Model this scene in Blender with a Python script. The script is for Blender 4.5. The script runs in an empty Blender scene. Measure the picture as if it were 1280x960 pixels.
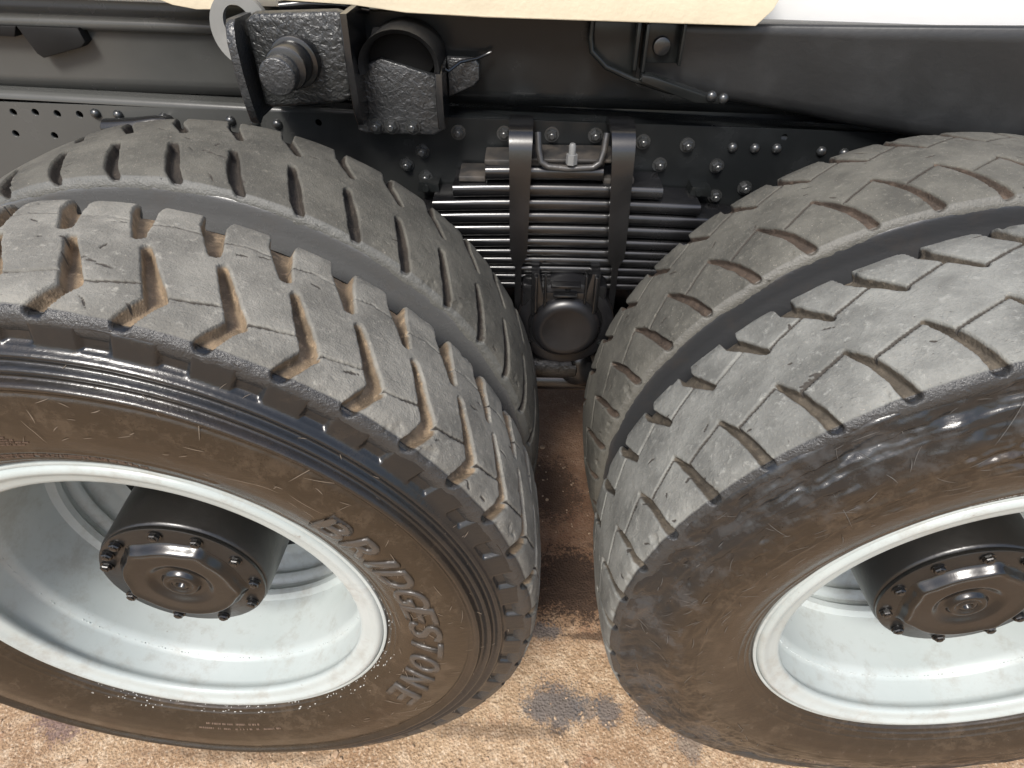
import bpy, bmesh, math, random
import numpy as np
from mathutils import Vector, Matrix
random.seed(7)
R_ = math.radians
S = bpy.context.scene
COL = S.collection

# ------------------------------------------------------------------ camera
cam_d = bpy.data.cameras.new('camera'); cam = bpy.data.objects.new('camera', cam_d); COL.objects.link(cam)
cr = Vector((0.99964523, 0.02578837, 0.0066619)); cu = Vector((-0.02171852, 0.644428, 0.7643565)); cf = Vector((-0.01541839, 0.76423002, -0.64475946))
M = Matrix((cr, cu, -cf)).transposed().to_4x4(); M.translation = Vector((-0.0803, -0.463, 0.8377))
cam.matrix_world = M
cam_d.sensor_width = 36; cam_d.lens = 21.627; cam_d.clip_start = 0.02; cam_d.clip_end = 500
S.camera = cam
# ------------------------------------------------------------------ world, sun, exposure
W = bpy.data.worlds.new('World'); S.world = W; W.use_nodes = True
nt = W.node_tree; bg = nt.nodes['Background']; sky = nt.nodes.new('ShaderNodeTexSky')
sky.sky_type = 'NISHITA'; sky.sun_disc = False
SUN_EL, SUN_AZ = 50, 198          # azimuth clockwise from +Y: the soft light comes over the camera's left shoulder
sky.sun_elevation = R_(SUN_EL); sky.sun_rotation = R_(SUN_AZ)
sky.air_density = 1.0; sky.dust_density = 3.0; sky.ozone_density = 1.0
nt.links.new(sky.outputs[0], bg.inputs[0]); bg.inputs[1].default_value = 0.105
sd = bpy.data.lights.new('sun', 'SUN'); sd.energy = 2.0; sd.angle = R_(16); sd.color = (1, .98, .93)
sun = bpy.data.objects.new('sun', sd); COL.objects.link(sun)
az, el = R_(SUN_AZ), R_(SUN_EL)
dirv = Vector((math.sin(az)*math.cos(el), math.cos(az)*math.cos(el), math.sin(el)))
sun.rotation_euler = dirv.to_track_quat('Z', 'Y').to_euler()
S.view_settings.view_transform = 'Standard'; S.view_settings.look = 'None'
S.view_settings.exposure = 0.95; S.view_settings.gamma = 1

# ------------------------------------------------------------------ materials
class NT:
    def __init__(s, name):
        s.m = bpy.data.materials.new(name); s.m.use_nodes = True; s.t = s.m.node_tree
        s.b = s.t.nodes['Principled BSDF']; s.tc = s.t.nodes.new('ShaderNodeTexCoord')
    def n(s, ty, **k):
        nd = s.t.nodes.new(ty)
        for a, v in k.items(): setattr(nd, a, v)
        return nd
    def L(s, a, b): s.t.links.new(a, b)
    def put(s, sock, v):
        if hasattr(v, 'is_linked') or hasattr(v, 'links'): s.L(v, sock)
        elif isinstance(v, (tuple, list)) and len(v) == 3 and sock.type == 'RGBA': sock.default_value = (*v, 1)
        else: sock.default_value = v
    def noise(s, sc, det=4, rough=.5, co=None, dist=0):
        nd = s.n('ShaderNodeTexNoise'); nd.inputs['Scale'].default_value = sc; nd.inputs['Detail'].default_value = det
        nd.inputs['Roughness'].default_value = rough; nd.inputs['Distortion'].default_value = dist
        s.L(co if co is not None else s.tc.outputs['Object'], nd.inputs['Vector']); return nd.outputs[0]
    def vor(s, sc, feat='F1', out='Distance', co=None):
        nd = s.n('ShaderNodeTexVoronoi', feature=feat); nd.inputs['Scale'].default_value = sc
        s.L(co if co is not None else s.tc.outputs['Object'], nd.inputs['Vector']); return nd.outputs[out]
    def ramp(s, fac, a, b, lo=0., hi=1.):
        nd = s.n('ShaderNodeMapRange', interpolation_type='SMOOTHSTEP'); s.put(nd.inputs[0], fac)
        nd.inputs[1].default_value = a; nd.inputs[2].default_value = b; nd.inputs[3].default_value = lo; nd.inputs[4].default_value = hi
        return nd.outputs[0]
    def mix(s, f, a, b):
        nd = s.n('ShaderNodeMix', data_type='RGBA'); s.put(nd.inputs[0], f); s.put(nd.inputs[6], a); s.put(nd.inputs[7], b); return nd.outputs[2]
    def math(s, op, a, b=0.):
        nd = s.n('ShaderNodeMath', operation=op); s.put(nd.inputs[0], a); s.put(nd.inputs[1], b); return nd.outputs[0]
    def vmath(s, op, a, b=None):
        nd = s.n('ShaderNodeVectorMath', operation=op); s.put(nd.inputs[0], a)
        if b is not None: s.put(nd.inputs[1], b)
        return nd.outputs['Value'] if op == 'LENGTH' else nd.outputs[0]
    def attr(s, name):
        nd = s.n('ShaderNodeAttribute', attribute_name=name); return nd.outputs['Fac']
    def bump(s, h, st=.5, d=.002, prev=None):
        nd = s.n('ShaderNodeBump'); nd.inputs['Strength'].default_value = st; nd.inputs['Distance'].default_value = d; s.put(nd.inputs['Height'], h)
        if prev is not None: s.L(prev, nd.inputs['Normal'])
        return nd.outputs[0]
    def fin(s, col=None, rough=None, metal=None, spec=None, nrm=None, coat=None):
        b = s.b
        if col is not None: s.put(b.inputs['Base Color'], col)
        if rough is not None: s.put(b.inputs['Roughness'], rough)
        if metal is not None: s.put(b.inputs['Metallic'], metal)
        if spec is not None: s.put(b.inputs['Specular IOR Level'], spec)
        if nrm is not None: s.L(nrm, b.inputs['Normal'])
        if coat is not None: s.put(b.inputs['Coat Weight'], coat); b.inputs['Coat Roughness'].default_value = .12
        return s.m

def m_paint(name, col=(.016, .017, .018), rough=.33, lumps=0., lsc=60, dust=.0, spec=.6, lump_d=.004, lit_left=0.):
    t = NT(name); n1 = t.noise(9, 5, .6); n2 = t.noise(160, 3, .6)
    c = t.mix(t.ramp(n1, .45, .75), col, tuple(min(1, x*1.35+.004) for x in col))
    if lit_left:      # reflected light painted into the colour: rails get paler towards the left
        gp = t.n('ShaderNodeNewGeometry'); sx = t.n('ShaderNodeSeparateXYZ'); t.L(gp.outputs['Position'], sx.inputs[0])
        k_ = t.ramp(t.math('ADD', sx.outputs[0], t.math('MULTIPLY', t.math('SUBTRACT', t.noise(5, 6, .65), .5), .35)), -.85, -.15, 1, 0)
        c = t.mix(t.math('MULTIPLY', k_, lit_left), c, (.15, .15, .14))
    if dust: c = t.mix(t.math('MULTIPLY', t.ramp(t.noise(22, 6, .65), .4, .7), dust), c, (.16, .13, .10))
    r = t.math('ADD', t.math('MULTIPLY', n1, .25), rough-.1)
    nr = t.bump(n2, .12, .0006)
    if lumps:
        v = t.noise(lsc, 3, .55, dist=.6)
        nr = t.bump(v, lumps, lump_d, nr)
    return t.fin(c, r, 0, spec, nr)
def m_tread(name, crown, groove, shoulder=(.022, .022, .023), shk=.92):
    t = NT(name); dep = t.attr('dep'); shd = t.attr('shd'); sip = t.attr('sip')
    n1 = t.noise(14, 6, .6); n2 = t.noise(90, 5, .7); n3 = t.noise(420, 3, .6)
    c = t.mix(t.ramp(n1, .3, .7), tuple(x*.66 for x in crown), tuple(x*1.25 for x in crown))
    c = t.mix(t.math('MULTIPLY', t.ramp(t.noise(210, 4, .75), .52, .68), .3), c, tuple(x*.5 for x in crown))
    c = t.mix(t.ramp(n2, .54, .72), c, tuple(x*1.45 for x in crown))
    c = t.mix(t.math('MULTIPLY', t.ramp(n3, .62, .75), .5), c, (.42, .38, .32))
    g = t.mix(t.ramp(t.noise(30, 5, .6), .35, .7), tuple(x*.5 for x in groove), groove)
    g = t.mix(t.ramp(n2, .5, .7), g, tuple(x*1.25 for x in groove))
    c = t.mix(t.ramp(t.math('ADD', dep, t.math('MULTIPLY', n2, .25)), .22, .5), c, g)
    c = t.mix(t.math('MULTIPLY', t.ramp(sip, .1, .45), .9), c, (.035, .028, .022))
    sh = t.ramp(t.math('ADD', shd, t.math('MULTIPLY', t.math('SUBTRACT', n1, .5), .5)), .35, .6)
    c = t.mix(t.math('MULTIPLY', sh, shk), c, shoulder)
    r = t.math('SUBTRACT', .78, t.math('MULTIPLY', sh, .56*shk))
    # chips and small cuts in the worn rubber
    vo = t.vor(34, co=t.vmath('ADD', t.tc.outputs['Object'], t.n('ShaderNodeTexNoise').outputs[1]))
    cut = t.ramp(vo, .0, .16, 1., 0.)
    c = t.mix(t.math('MULTIPLY', cut, .55), c, (.03, .026, .022))
    nr = t.bump(t.math('ADD', n2, t.math('MULTIPLY', n3, .6)), .8, .0022)
    nr = t.bump(t.math('SUBTRACT', 1, cut), .5, .0015, nr)
    return t.fin(c, r, 0, .5, nr)
def m_side(name, col=(.030, .022, .015), rough=.3, scuff=.3, grey=.0, black=(.014, .0145, .015)):
    t = NT(name)
    co = t.tc.outputs['Object']
    n1 = t.noise(6, 5, .6); n2 = t.noise(55, 6, .65); 
    st = t.n('ShaderNodeMapping'); st.inputs['Scale'].default_value = (9, 30, 60); t.L(co, st.inputs[0]); n3 = t.noise(4, 5, .7, co=st.outputs[0])
    top = t.attr('up')    # distance up the sidewall: black dressing near the shoulder, browned rubber towards the bead
    c = t.mix(t.ramp(t.math('ADD', top, t.math('MULTIPLY', t.math('SUBTRACT', n1, .5), .4)), .35, .75), col, black)
    c = t.mix(t.math('MULTIPLY', t.math('MULTIPLY', t.ramp(t.noise(16, 8, .8), .5, .64), t.ramp(top, .2, .6, .45, .12)), 1.), c, (.085, .062, .042))
    c = t.mix(t.math('MULTIPLY', t.math('MULTIPLY', t.ramp(n2, .5, .72), .4), t.ramp(top, .3, .7, 1, 0)), c, tuple(x*2.0+.01 for x in col))
    if grey:
        c = t.mix(t.math('MULTIPLY', t.math('MULTIPLY', t.ramp(t.noise(17, 6, .7), .48, .62), grey), t.ramp(top, .25, .45)), c, (.10, .105, .11))
    # thin scratches: stretched voronoi edges
    wv = t.n('ShaderNodeTexVoronoi', feature='DISTANCE_TO_EDGE'); wv.inputs['Scale'].default_value = 11
    mp = t.n('ShaderNodeMapping'); mp.inputs['Rotation'].default_value = (.3, .5, .2); mp.inputs['Scale'].default_value = (1.7, 1, .7)
    t.L(t.vmath('ADD', co, t.n('ShaderNodeTexNoise').outputs[1]), mp.inputs[0]); t.L(mp.outputs[0], wv.inputs[0])
    scr = t.math('MULTIPLY', t.ramp(wv.outputs[0], .0, .012, 1., 0.), t.ramp(t.noise(9, 2), .5, .6))
    c = t.mix(t.math('MULTIPLY', scr, scuff*.0), c, (.28, .24, .2))
    r = t.math('SUBTRACT', t.math('ADD', rough-.08, t.math('MULTIPLY', n2, .2)), t.math('MULTIPLY', top, .06))
    nr = t.bump(n2, .45, .0014)
    nr = t.bump(n3, .25, .0015, nr)
    return t.fin(c, r, 0, .6, nr)
def m_rim():
    t = NT('grey_rim_paint'); n1 = t.noise(5, 4); n2 = t.noise(60, 5, .7); n3 = t.noise(25, 6, .75)
    c = t.mix(t.ramp(n1, .3, .7), (.37, .41, .40), (.44, .475, .465))
    c = t.mix(t.math('MULTIPLY', t.ramp(t.noise(11, 8, .8), .48, .66), .45), c, (.27, .25, .215))
    c = t.mix(t.math('MULTIPLY', t.ramp(n3, .6, .72), .35), c, (.42, .40, .37))
    c = t.mix(t.math('MULTIPLY', t.ramp(n2, .66, .74), .6), c, (.20, .17, .14))
    return t.fin(c, t.math('ADD', .26, t.math('MULTIPLY', n1, .15)), 0, .5, t.bump(n2, .15, .0006))
BLK = m_paint('black_chassis_paint', col=(.009, .010, .010), rough=.2, spec=.32)
BLK2 = m_paint('black_suspension_paint', col=(.006, .006, .0065), rough=.2, spec=.8)
BLKR = m_paint('pitted_black_paint', col=(.018, .019, .019), rough=.3, lumps=.9, lsc=120, spec=.6, lump_d=.004)
BLKS = m_paint('spatter_black_paint', col=(.018, .019, .020), rough=.32, lumps=.6, lsc=130, spec=.7, lump_d=.004)
DUSTY = m_paint('dusty_black_paint', col=(.022, .021, .020), rough=.5, dust=.35)
RAILM = m_paint('lit_left_rail_paint', (.009, .010, .0105), .22, spec=.32, lit_left=.5)
HUBM = m_paint('hub_black_paint', col=(.009, .0085, .008), rough=.30, lumps=.15, lsc=50, spec=.7)
BRN = m_paint('hub_cover_paint', col=(.008, .0075, .007), rough=.2, lumps=.12, lsc=30, spec=.7)
TANK = m_paint('tank_black_plastic', col=(.014, .015, .015), rough=.42, lumps=.35, lsc=45)
RIM = m_rim()
def m_plain(name, col, rough, var=.15, sc=12):
    t = NT(name); n1 = t.noise(sc, 6, .65)
    return t.fin(t.mix(n1, tuple(x*(1-var) for x in col), tuple(min(1, x*(1+var)) for x in col)), rough, 0, .4, t.bump(t.noise(sc*9, 4), .3, .002))
CREAM = m_plain('cream_timber', (.74, .65, .48), .7, .18, 14)
WHITE = m_plain('white_paint', (.90, .895, .87), .75, .03, 4)
FLECK = m_plain('white_overspray', (.5, .5, .48), .6, .1)
MOULD = m_plain('dusty_moulded_rubber', (.16, .11, .08), .6, .4, 60)
LET = m_plain('polished_letter_rubber', (.06, .053, .046), .2, .4, 40)

# ------------------------------------------------------------------ object helpers
ORG = {}
def put(o, org, parent):
    po = ORG.get(parent.name, Vector((0, 0, 0))) if parent else Vector((0, 0, 0))
    o.location = Vector(org) - po; ORG[o.name] = Vector(org)
    if parent: o.parent = parent
def from_bm(name, bm, mat, parent=None, org=None, smooth=True, angle=35):
    me = bpy.data.meshes.new(name)
    if org is None:
        cs = [v.co for v in bm.verts]
        org = Vector((sum(c.x for c in cs)/len(cs), sum(c.y for c in cs)/len(cs), sum(c.z for c in cs)/len(cs)))
    org = Vector(org); bmesh.ops.translate(bm, verts=bm.verts, vec=-org)
    bmesh.ops.recalc_face_normals(bm, faces=bm.faces)
    bm.to_mesh(me); bm.free(); me.materials.append(mat)
    if smooth:
        me.polygons.foreach_set('use_smooth', [True]*len(me.polygons))
        me.set_sharp_from_angle(angle=R_(angle))
    o = bpy.data.objects.new(name, me); COL.objects.link(o); put(o, org, parent); return o
def copy_at(src, org, parent, rot=None):
    o = src.copy(); COL.objects.link(o); o.parent = None; put(o, org, parent)
    if rot: o.rotation_euler = rot
    return o
def grid_obj(name, P, mat, parent, org, attrs=None, wrap=True):
    nu, nv = P.shape[:2]
    P = P - np.array(org)
    me = bpy.data.meshes.new(name)
    iu = np.arange(nu if wrap else nu-1)[:, None]; iv = np.arange(nv-1)[None, :]
    a = iu*nv+iv; b = ((iu+1) % nu)*nv+iv
    q = np.stack([a, b, b+1, a+1], -1).reshape(-1, 4)
    me.vertices.add(nu*nv); me.vertices.foreach_set('co', P.reshape(-1).astype(np.float32))
    me.loops.add(q.size); me.loops.foreach_set('vertex_index', q.reshape(-1).astype(np.int32))
    me.polygons.add(len(q)); me.polygons.foreach_set('loop_start', np.arange(0, q.size, 4, dtype=np.int32))
    me.polygons.foreach_set('use_smooth', np.ones(len(q), bool))
    me.update(calc_edges=True)
    for k, v in (attrs or {}).items():
        at = me.attributes.new(k, 'FLOAT', 'POINT'); at.data.foreach_set('value', v.reshape(-1).astype(np.float32))
    me.materials.append(mat); o = bpy.data.objects.new(name, me); COL.objects.link(o); put(o, org, parent); return o
def box(bm, c, s, bev=.003, rot=None, seg=2, taper=None):
    r = bmesh.ops.create_cube(bm, size=1); vs = r['verts']
    for v in vs:
        v.co = Vector((v.co.x*s[0], v.co.y*s[1], v.co.z*s[2]))
        if taper and v.co.z < 0: v.co.x *= taper
    if bev:
        es = {e for v in vs for e in v.link_edges}
        r = bmesh.ops.bevel(bm, geom=list(es), offset=bev, segments=seg, affect='EDGES', profile=.5)
        vs = list({v for f in r['faces'] for v in f.verts} | {v for v in vs if v.is_valid})
    for v in vs:
        if rot is not None: v.co = rot @ v.co
        v.co += Vector(c)
    return vs
def tube(bm, pts, r, seg=16, caps=True):
    """round bar along points; r a number or a list"""
    rs = r if isinstance(r, (list, tuple)) else [r]*len(pts); pts = [Vector(p) for p in pts]; rings = []
    up = None
    for i, p in enumerate(pts):
        a = pts[max(0, i-1)]; b = pts[min(len(pts)-1, i+1)]; d = (b-a)
        if d.length < 1e-9: d = Vector((0, 1, 0))
        d.normalize()
        if up is None: up = d.orthogonal().normalized()
        up = (up - d*up.dot(d)).normalized(); s2 = d.cross(up)
        rings.append([bm.verts.new(p+(up*math.cos(2*math.pi*k/seg)+s2*math.sin(2*math.pi*k/seg))*rs[i]) for k in range(seg)])
    for A, B in zip(rings, rings[1:]):
        for k in range(seg): bm.faces.new((A[k], A[(k+1) % seg], B[(k+1) % seg], B[k]))
    if caps: bm.faces.new(rings[0]); bm.faces.new(rings[-1])
def rcyl(bm, x, z, y0, y1, r, seg=32, bev=.003):
    """cylinder along Y, front at y0, bevelled front edge"""
    tube(bm, [(x, y0, z), (x, y0+bev*.3, z), (x, y0+bev, z), (x, y1, z)], [r-bev, r-bev*.3, r, r], seg)
def prism(bm, outline, y0, y1, bev=.002):
    vs = [bm.verts.new((x, y0, z)) for x, z in outline]; f = bm.faces.new(vs)
    r = bmesh.ops.extrude_face_region(bm, geom=[f]); nv = [g for g in r['geom'] if isinstance(g, bmesh.types.BMVert)]
    for v in nv: v.co.y = y1
    if bev:
        es = [e for e in bm.edges if all(v in vs for v in e.verts)]
        bmesh.ops.bevel(bm, geom=es, offset=bev, segments=2, affect='EDGES', profile=.5)
def tilt(o):      # the chassis leans slightly: lower towards +X
    M_ = Matrix.Rotation(.019, 4, 'Y')
    w = M_ @ ORG[o.name]
    o.location += w - ORG[o.name]; ORG[o.name] = w; o.rotation_euler.rotate(Matrix.Rotation(.019, 3, 'Y').to_euler())
    return o

# value noise for displaced rubber
_tab = np.random.RandomState(3).rand(256, 256)
def vn(u, v, seed=0):
    u = u+seed*17.3; v = v+seed*9.1
    iu = np.floor(u).astype(int); iv = np.floor(v).astype(int); fu = u-iu; fv = v-iv
    fu = fu*fu*(3-2*fu); fv = fv*fv*(3-2*fv); g = lambda a, b: _tab[a % 256, b % 256]
    return (g(iu, iv)*(1-fu)+g(iu+1, iv)*fu)*(1-fv)+(g(iu, iv+1)*(1-fu)+g(iu+1, iv+1)*fu)*fv
def fbm(u, v, seed=0, o=4):
    s = 0; a = .5
    for k in range(o): s = s+a*vn(u*2**k, v*2**k, seed+k); a *= .5
    return s
def sstep(x, a, b):
    t = np.clip((x-a)/(b-a), 0, 1); return t*t*(3-2*t)

# ------------------------------------------------------------------ ground
GZ = -0.540
def axis(lo, hi, st, far):
    a = list(np.arange(lo, hi+1e-6, st)); d = st
    while a[-1] < far: d *= 1.35; a.append(a[-1]+d)
    d = st
    while a[0] > -far: d *= 1.35; a.insert(0, a[0]-d)
    return np.array(a)
gx = axis(-1.45, 1.2, .006, 90); gy = axis(-.25, 1.3, .006, 90)
X, Y = np.meshgrid(gx, gy, indexing='ij')
near = sstep(-np.maximum(np.abs(X), np.abs(Y)), -2.2, -1.4)
Z = GZ + near*((fbm(X*9+40, Y*9+40, 1)-.47)*.010 + (fbm(X*60+90, Y*60+70, 5, 3)-.44)*.003)
for i_ in (-.5907, .5907):
    Z = np.where((np.abs(X-i_) < .2), np.minimum(Z, GZ+.001), Z)
def m_ground():
    t = NT('sandy_ground'); co = t.tc.outputs['Object']
    n1 = t.noise(3.2, 6, .6); n2 = t.noise(28, 6, .7); n3 = t.noise(150, 4, .7); v = t.vor(170); n4 = t.noise(9, 5, .65)
    c = t.mix(t.ramp(n1, .32, .68), (.285, .175, .098), (.41, .285, .175))
    c = t.mix(t.math('MULTIPLY', t.ramp(n2, .47, .66), .6), c, (.56, .43, .30))
    c = t.mix(t.math('MULTIPLY', t.ramp(n4, .54, .7), .7), c, (.27, .145, .085))
    c = t.mix(t.math('MULTIPLY', t.ramp(n3, .54, .66), .7), c, (.13, .08, .045))
    c = t.mix(t.math('MULTIPLY', t.ramp(n3, .36, .46, 1, 0), .55), c, (.68, .56, .42))
    # redder earth under the chassis, darkened partly to paint in its shade
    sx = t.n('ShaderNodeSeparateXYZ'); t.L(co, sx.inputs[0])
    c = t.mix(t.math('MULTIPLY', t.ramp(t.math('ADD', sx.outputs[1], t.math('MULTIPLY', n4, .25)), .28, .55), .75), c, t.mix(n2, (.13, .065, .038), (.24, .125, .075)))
    def blob(x, y, rx, ry, col, k=.9, w=.7):
        nonlocal c
        d = t.vmath('SUBTRACT', co, (x, y, GZ)); mp = t.n('ShaderNodeMapping', vector_type='POINT'); mp.inputs['Scale'].default_value = (1/rx, 1/ry, 0)
        t.L(d, mp.inputs[0]); l = t.vmath('LENGTH', mp.outputs[0])
        l = t.math('ADD', l, t.math('MULTIPLY', t.math('SUBTRACT', t.noise(26, 7, .8, dist=.5), .5), w*3.2))
        l = t.math('ADD', l, t.math('MULTIPLY', t.math('SUBTRACT', n3, .5), 2.2))
        c = t.mix(t.math('MULTIPLY', t.ramp(l, .65, 1.15, 1, 0), k), c, col)
    oil = t.mix(n2, (.020, .012, .008), (.075, .045, .030))
    blob(.055, .395, .115, .115, oil, .95)
    grey = t.mix(n3, (.035, .032, .032), (.17, .16, .16))
    blob(.005, .105, .075, .05, grey, .85); blob(.12, .095, .03, .035, grey, .8); blob(.075, .10, .03, .03, grey, .6); blob(.20, .09, .03, .03, grey, .7)
    blob(-.015, .27, .045, .02, grey, .8); blob(.12, .26, .10, .012, oil, .7); blob(-.20, .14, .09, .012, oil, .6)
    blob(-.12, .05, .16, .018, oil, .45); blob(.36, .055, .12, .012, grey, .5); blob(-.62, -.01, .2, .015, oil, .4); blob(.0, .70, .1, .12, oil, .7); blob(-1.02, .07, .07, .07, t.mix(n3, (.08, .04, .04), (.2, .14, .13)), .8); blob(.75, .03, .10, .05, grey, .6); blob(.28, .03, .03, .03, grey, .6)
    h = t.math('ADD', t.math('MULTIPLY', v, .8), t.math('ADD', n3, t.math('MULTIPLY', n2, .7)))
    return t.fin(c, .85, 0, .35, t.bump(h, .8, .0032))
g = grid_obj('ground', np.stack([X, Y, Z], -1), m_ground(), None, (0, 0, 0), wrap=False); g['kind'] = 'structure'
ug = g.data
# loose grit on the ground near the wheels
def grit():
    bm = bmesh.new()
    for i in range(1500):
        x = random.uniform(-1.4, 1.15); y = random.uniform(-.1, .34) if random.random() < .93 else random.uniform(.55, 1.1)
        if y > .34: x = random.uniform(-.15, .2)
        if y > .25 and y < .34: y -= .12
        r = random.uniform(.0012, .0034)*(random.uniform(1.6, 3.2) if random.random() < .05 else 1)
        m = Matrix.Translation((x, y, GZ+r*.3)) @ Matrix.Rotation(random.random()*6, 4, 'Z') @ Matrix.Diagonal((random.uniform(.7, 1.5), 1, random.uniform(.5, .9), 1))
        bmesh.ops.create_icosphere(bm, subdivisions=1, radius=r, matrix=m)
    t = NT('grit_stone'); c = t.mix(t.noise(80, 2), (.22, .12, .07), (.62, .48, .33))
    o = from_bm('grit', bm, t.fin(c, .85), None, (0, 0, GZ)); o['kind'] = 'stuff'
    o['label'] = 'loose sandy grit scattered over the brown ground in front of the tyres'; o['category'] = 'grit'
grit()

# ------------------------------------------------------------------ the truck
truck = bpy.data.objects.new('truck', None); COL.objects.link(truck); put(truck, (0, .62, GZ), None)
truck['label'] = 'black truck chassis with dual rear tyres and pale grey rims on sandy ground'
truck['category'] = 'truck'
WX = .5907
D8 = math.radians(1)
def tread(name, cx, y0, pat, mat, fine, parent, depth=.013, R0=.545, wob=0., wear=0.):
    """pat: (pitch_count, phase_deg, [(points(deg, y, halfwidth), depth_scale)])"""
    npitch, phase, lines = pat
    lo, hi = fine
    th = np.concatenate([np.arange(lo, hi, .0017/.545/D8), np.arange(hi, lo+360, .9)])*D8
    prof = np.array([(-.004, .503), (-.010, .512), (-.0105, .521), (-.0075, .529), (-.001, .535), (.012, .5400), (.05, .5445), (.1, .5465), (.15, .5452), (.192, .5425), (.207, .538), (.2140, .531), (.2165, .521), (.216, .512), (.207, .503)])
    seg = np.hypot(*np.diff(prof, axis=0).T); L = np.r_[0, np.cumsum(seg)]
    s = np.arange(0, L[-1], .0019); s = np.r_[s, L[-1]]
    yy = np.interp(s, L, prof[:, 0]); rr = np.interp(s, L, prof[:, 1])
    k = np.ones(7)/7; yy[3:-3] = np.convolve(yy, k, 'valid'); rr[3:-3] = np.convolve(rr, k, 'valid')
    ty = np.gradient(yy, s); tr = np.gradient(rr, s); ny, nr = -tr, ty          # outward normal: +r at crown
    TH, SS = np.meshgrid(th, s, indexing='ij'); YY = np.broadcast_to(yy, TH.shape).copy()
    arc = TH/D8
    YQ = YY + (s[None, :] < .03)*(-(.03-s[None, :]))*.9 * (s[None, :] < .03) if False else YY.copy()
    # unfold the shoulder so grooves run over the edge
    YQ = (s-s[np.argmin(np.abs(yy[:len(yy)//2]-.012))]+.012)[None, :]*np.ones_like(TH)
    YQ = YQ
    sx = .00951
    U_ = arc*sx; jit_u = (fbm(U_*160, YQ*160, 2, 3)-.44)*.0018 + (fbm(U_*30, YQ*30, 9, 2)-.38)*.004; jit_v = (fbm(U_*110, YQ*110, 6, 3)-.44)*.0022
    dep = np.zeros_like(TH); sip = np.zeros_like(TH); pitch = 360/npitch
    loc = np.mod(arc-phase, pitch)
    cell = np.floor((arc-phase)/pitch)
    rnd = _tab[(cell.astype(int)*7+11) % 256, 5]
    for pts, ds, wall in lines:
        for kk in range(-3, 4):
            for (a, ya, wa), (b, yb, wb) in zip(pts, pts[1:]):
                ax, bx = (a+kk*pitch)*sx, (b+kk*pitch)*sx
                px = loc*sx+jit_u; py = YQ+jit_v
                dx, dy = bx-ax, yb-ya; l2 = dx*dx+dy*dy
                t = np.clip(((px-ax)*dx+(py-ya)*dy)/l2, 0, 1)
                d = np.hypot(px-ax-t*dx, py-ya-t*dy); w = wa+(wb-wa)*t
                m_ = sstep(w+wall-d, 0, wall*1.6)
                if ds < .8: sip = np.maximum(sip, m_*(.55+.7*sstep(fbm(U_*20, YQ*20, 40, 2), .2, .45)))
                dep = np.maximum(dep, ds*m_)
    rc = np.random.RandomState(int(phase)); pxa = arc*sx
    for _ in range(70):
        a0 = rc.uniform(lo, hi)*sx; y_ = rc.uniform(-.005, .205); di = rc.normal(0, .6); ln = rc.uniform(.004, .018); wv = rc.uniform(.0004, .0010)
        bx_, by_ = ln*math.cos(di), ln*math.sin(di); sl = np.abs(arc-a0/sx) < 2.5; rows_ = np.where(sl[:, 0])[0]
        if not len(rows_): continue
        pu = (pxa+jit_u*2.2)[rows_]-a0; pv = (YQ+jit_v*2.2)[rows_]-y_; t = np.clip((pu*bx_+pv*by_)/ln**2, 0, 1); d = np.hypot(pu-t*bx_, pv-t*by_)
        m_ = sstep(wv*(1-abs(t-.5)*1.4)+.0011-d, 0, .0016); dep[rows_] = np.maximum(dep[rows_], m_*.16); sip[rows_] = np.maximum(sip[rows_], m_)
    dep = dep*sstep(-YQ, -.248, -.236)*sstep(YQ, -.019, -.015)
    sip = sip*(1-sstep(dep, .65, .8))
    disp = -depth*dep + (fbm(U_*14, YQ*14, 4, 3)-.44)*.0022*(1-dep) + (fbm(U_*90, YQ*90, 8, 3)-.44)*.0011
    # torn chunks along the shoulders
    edge = np.exp(-((YQ-.004)/.010)**2)+np.exp(-((YQ-.206)/.010)**2)
    ch = sstep(fbm(U_*38, YQ*38, 12, 3), .56, .68)*edge; disp -= ch*.004*(1+wear)
    Rr = rr[None, :]+disp*nr[None, :]; Yf = yy[None, :]+disp*ny[None, :]
    P = np.stack([cx+Rr*np.cos(TH), y0+Yf, Rr*np.sin(TH)], -1)
    shd = sstep(-YQ, -.004, .014)+sstep(YQ, .212, .222)
    return grid_obj(name, P, mat, parent, (cx, y0+.1, 0), {'dep': np.where(sip > .05, np.where(dep < .7, np.minimum(dep, .1), dep), dep), 'shd': shd, 'sip': sip})
LOp = (45, 74.7, [([(.2, -.0065, .0075), (-1.7, .030, .0085)], 1., .0022), ([(-1.7, .030, .0092), (.2, .062, .0072), (2.6, .105, .0042)], 1., .0022),
    ([(4.35, .126, .0055), (6.6, .18, .012), (7.6, .25, .018)], 1., .0022),
    ([(-2.7, .036, .0009), (-5.0, .040, .0009), (-7.4, .047, .0009)], .4, .0012), ([(-3.0, .155, .0004), (2., .158, .0004), (4.8, .15, .0004)], .3, .0012)])
LIp = (43, 74.8, [([(-.2, -.006, .0058), (.9, .012, .0072), (2.3, .045, .0072), (3.9, .084, .0045)], 1., .0019), ([(4.3, .128, .004), (7.2, .17, .006), (9.2, .25, .010)], 1., .0019)])
ROp = (44, 122.5, [([(.5, -.0065, .0070), (1.1, .018, .0056), (2.05, .045, .0050), (3.85, .076, .0022)], 1., .0019), ([(3.1, .134, .0035), (6.9, .185, .0085), (8.0, .25, .014)], 1., .0019),
    ([(10.3, .050, .0013), (3.9, .075, .0013)], .6, .0012), ([(11.3, .134, .0012), (5.4, .161, .0012)], .6, .0012)])
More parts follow.
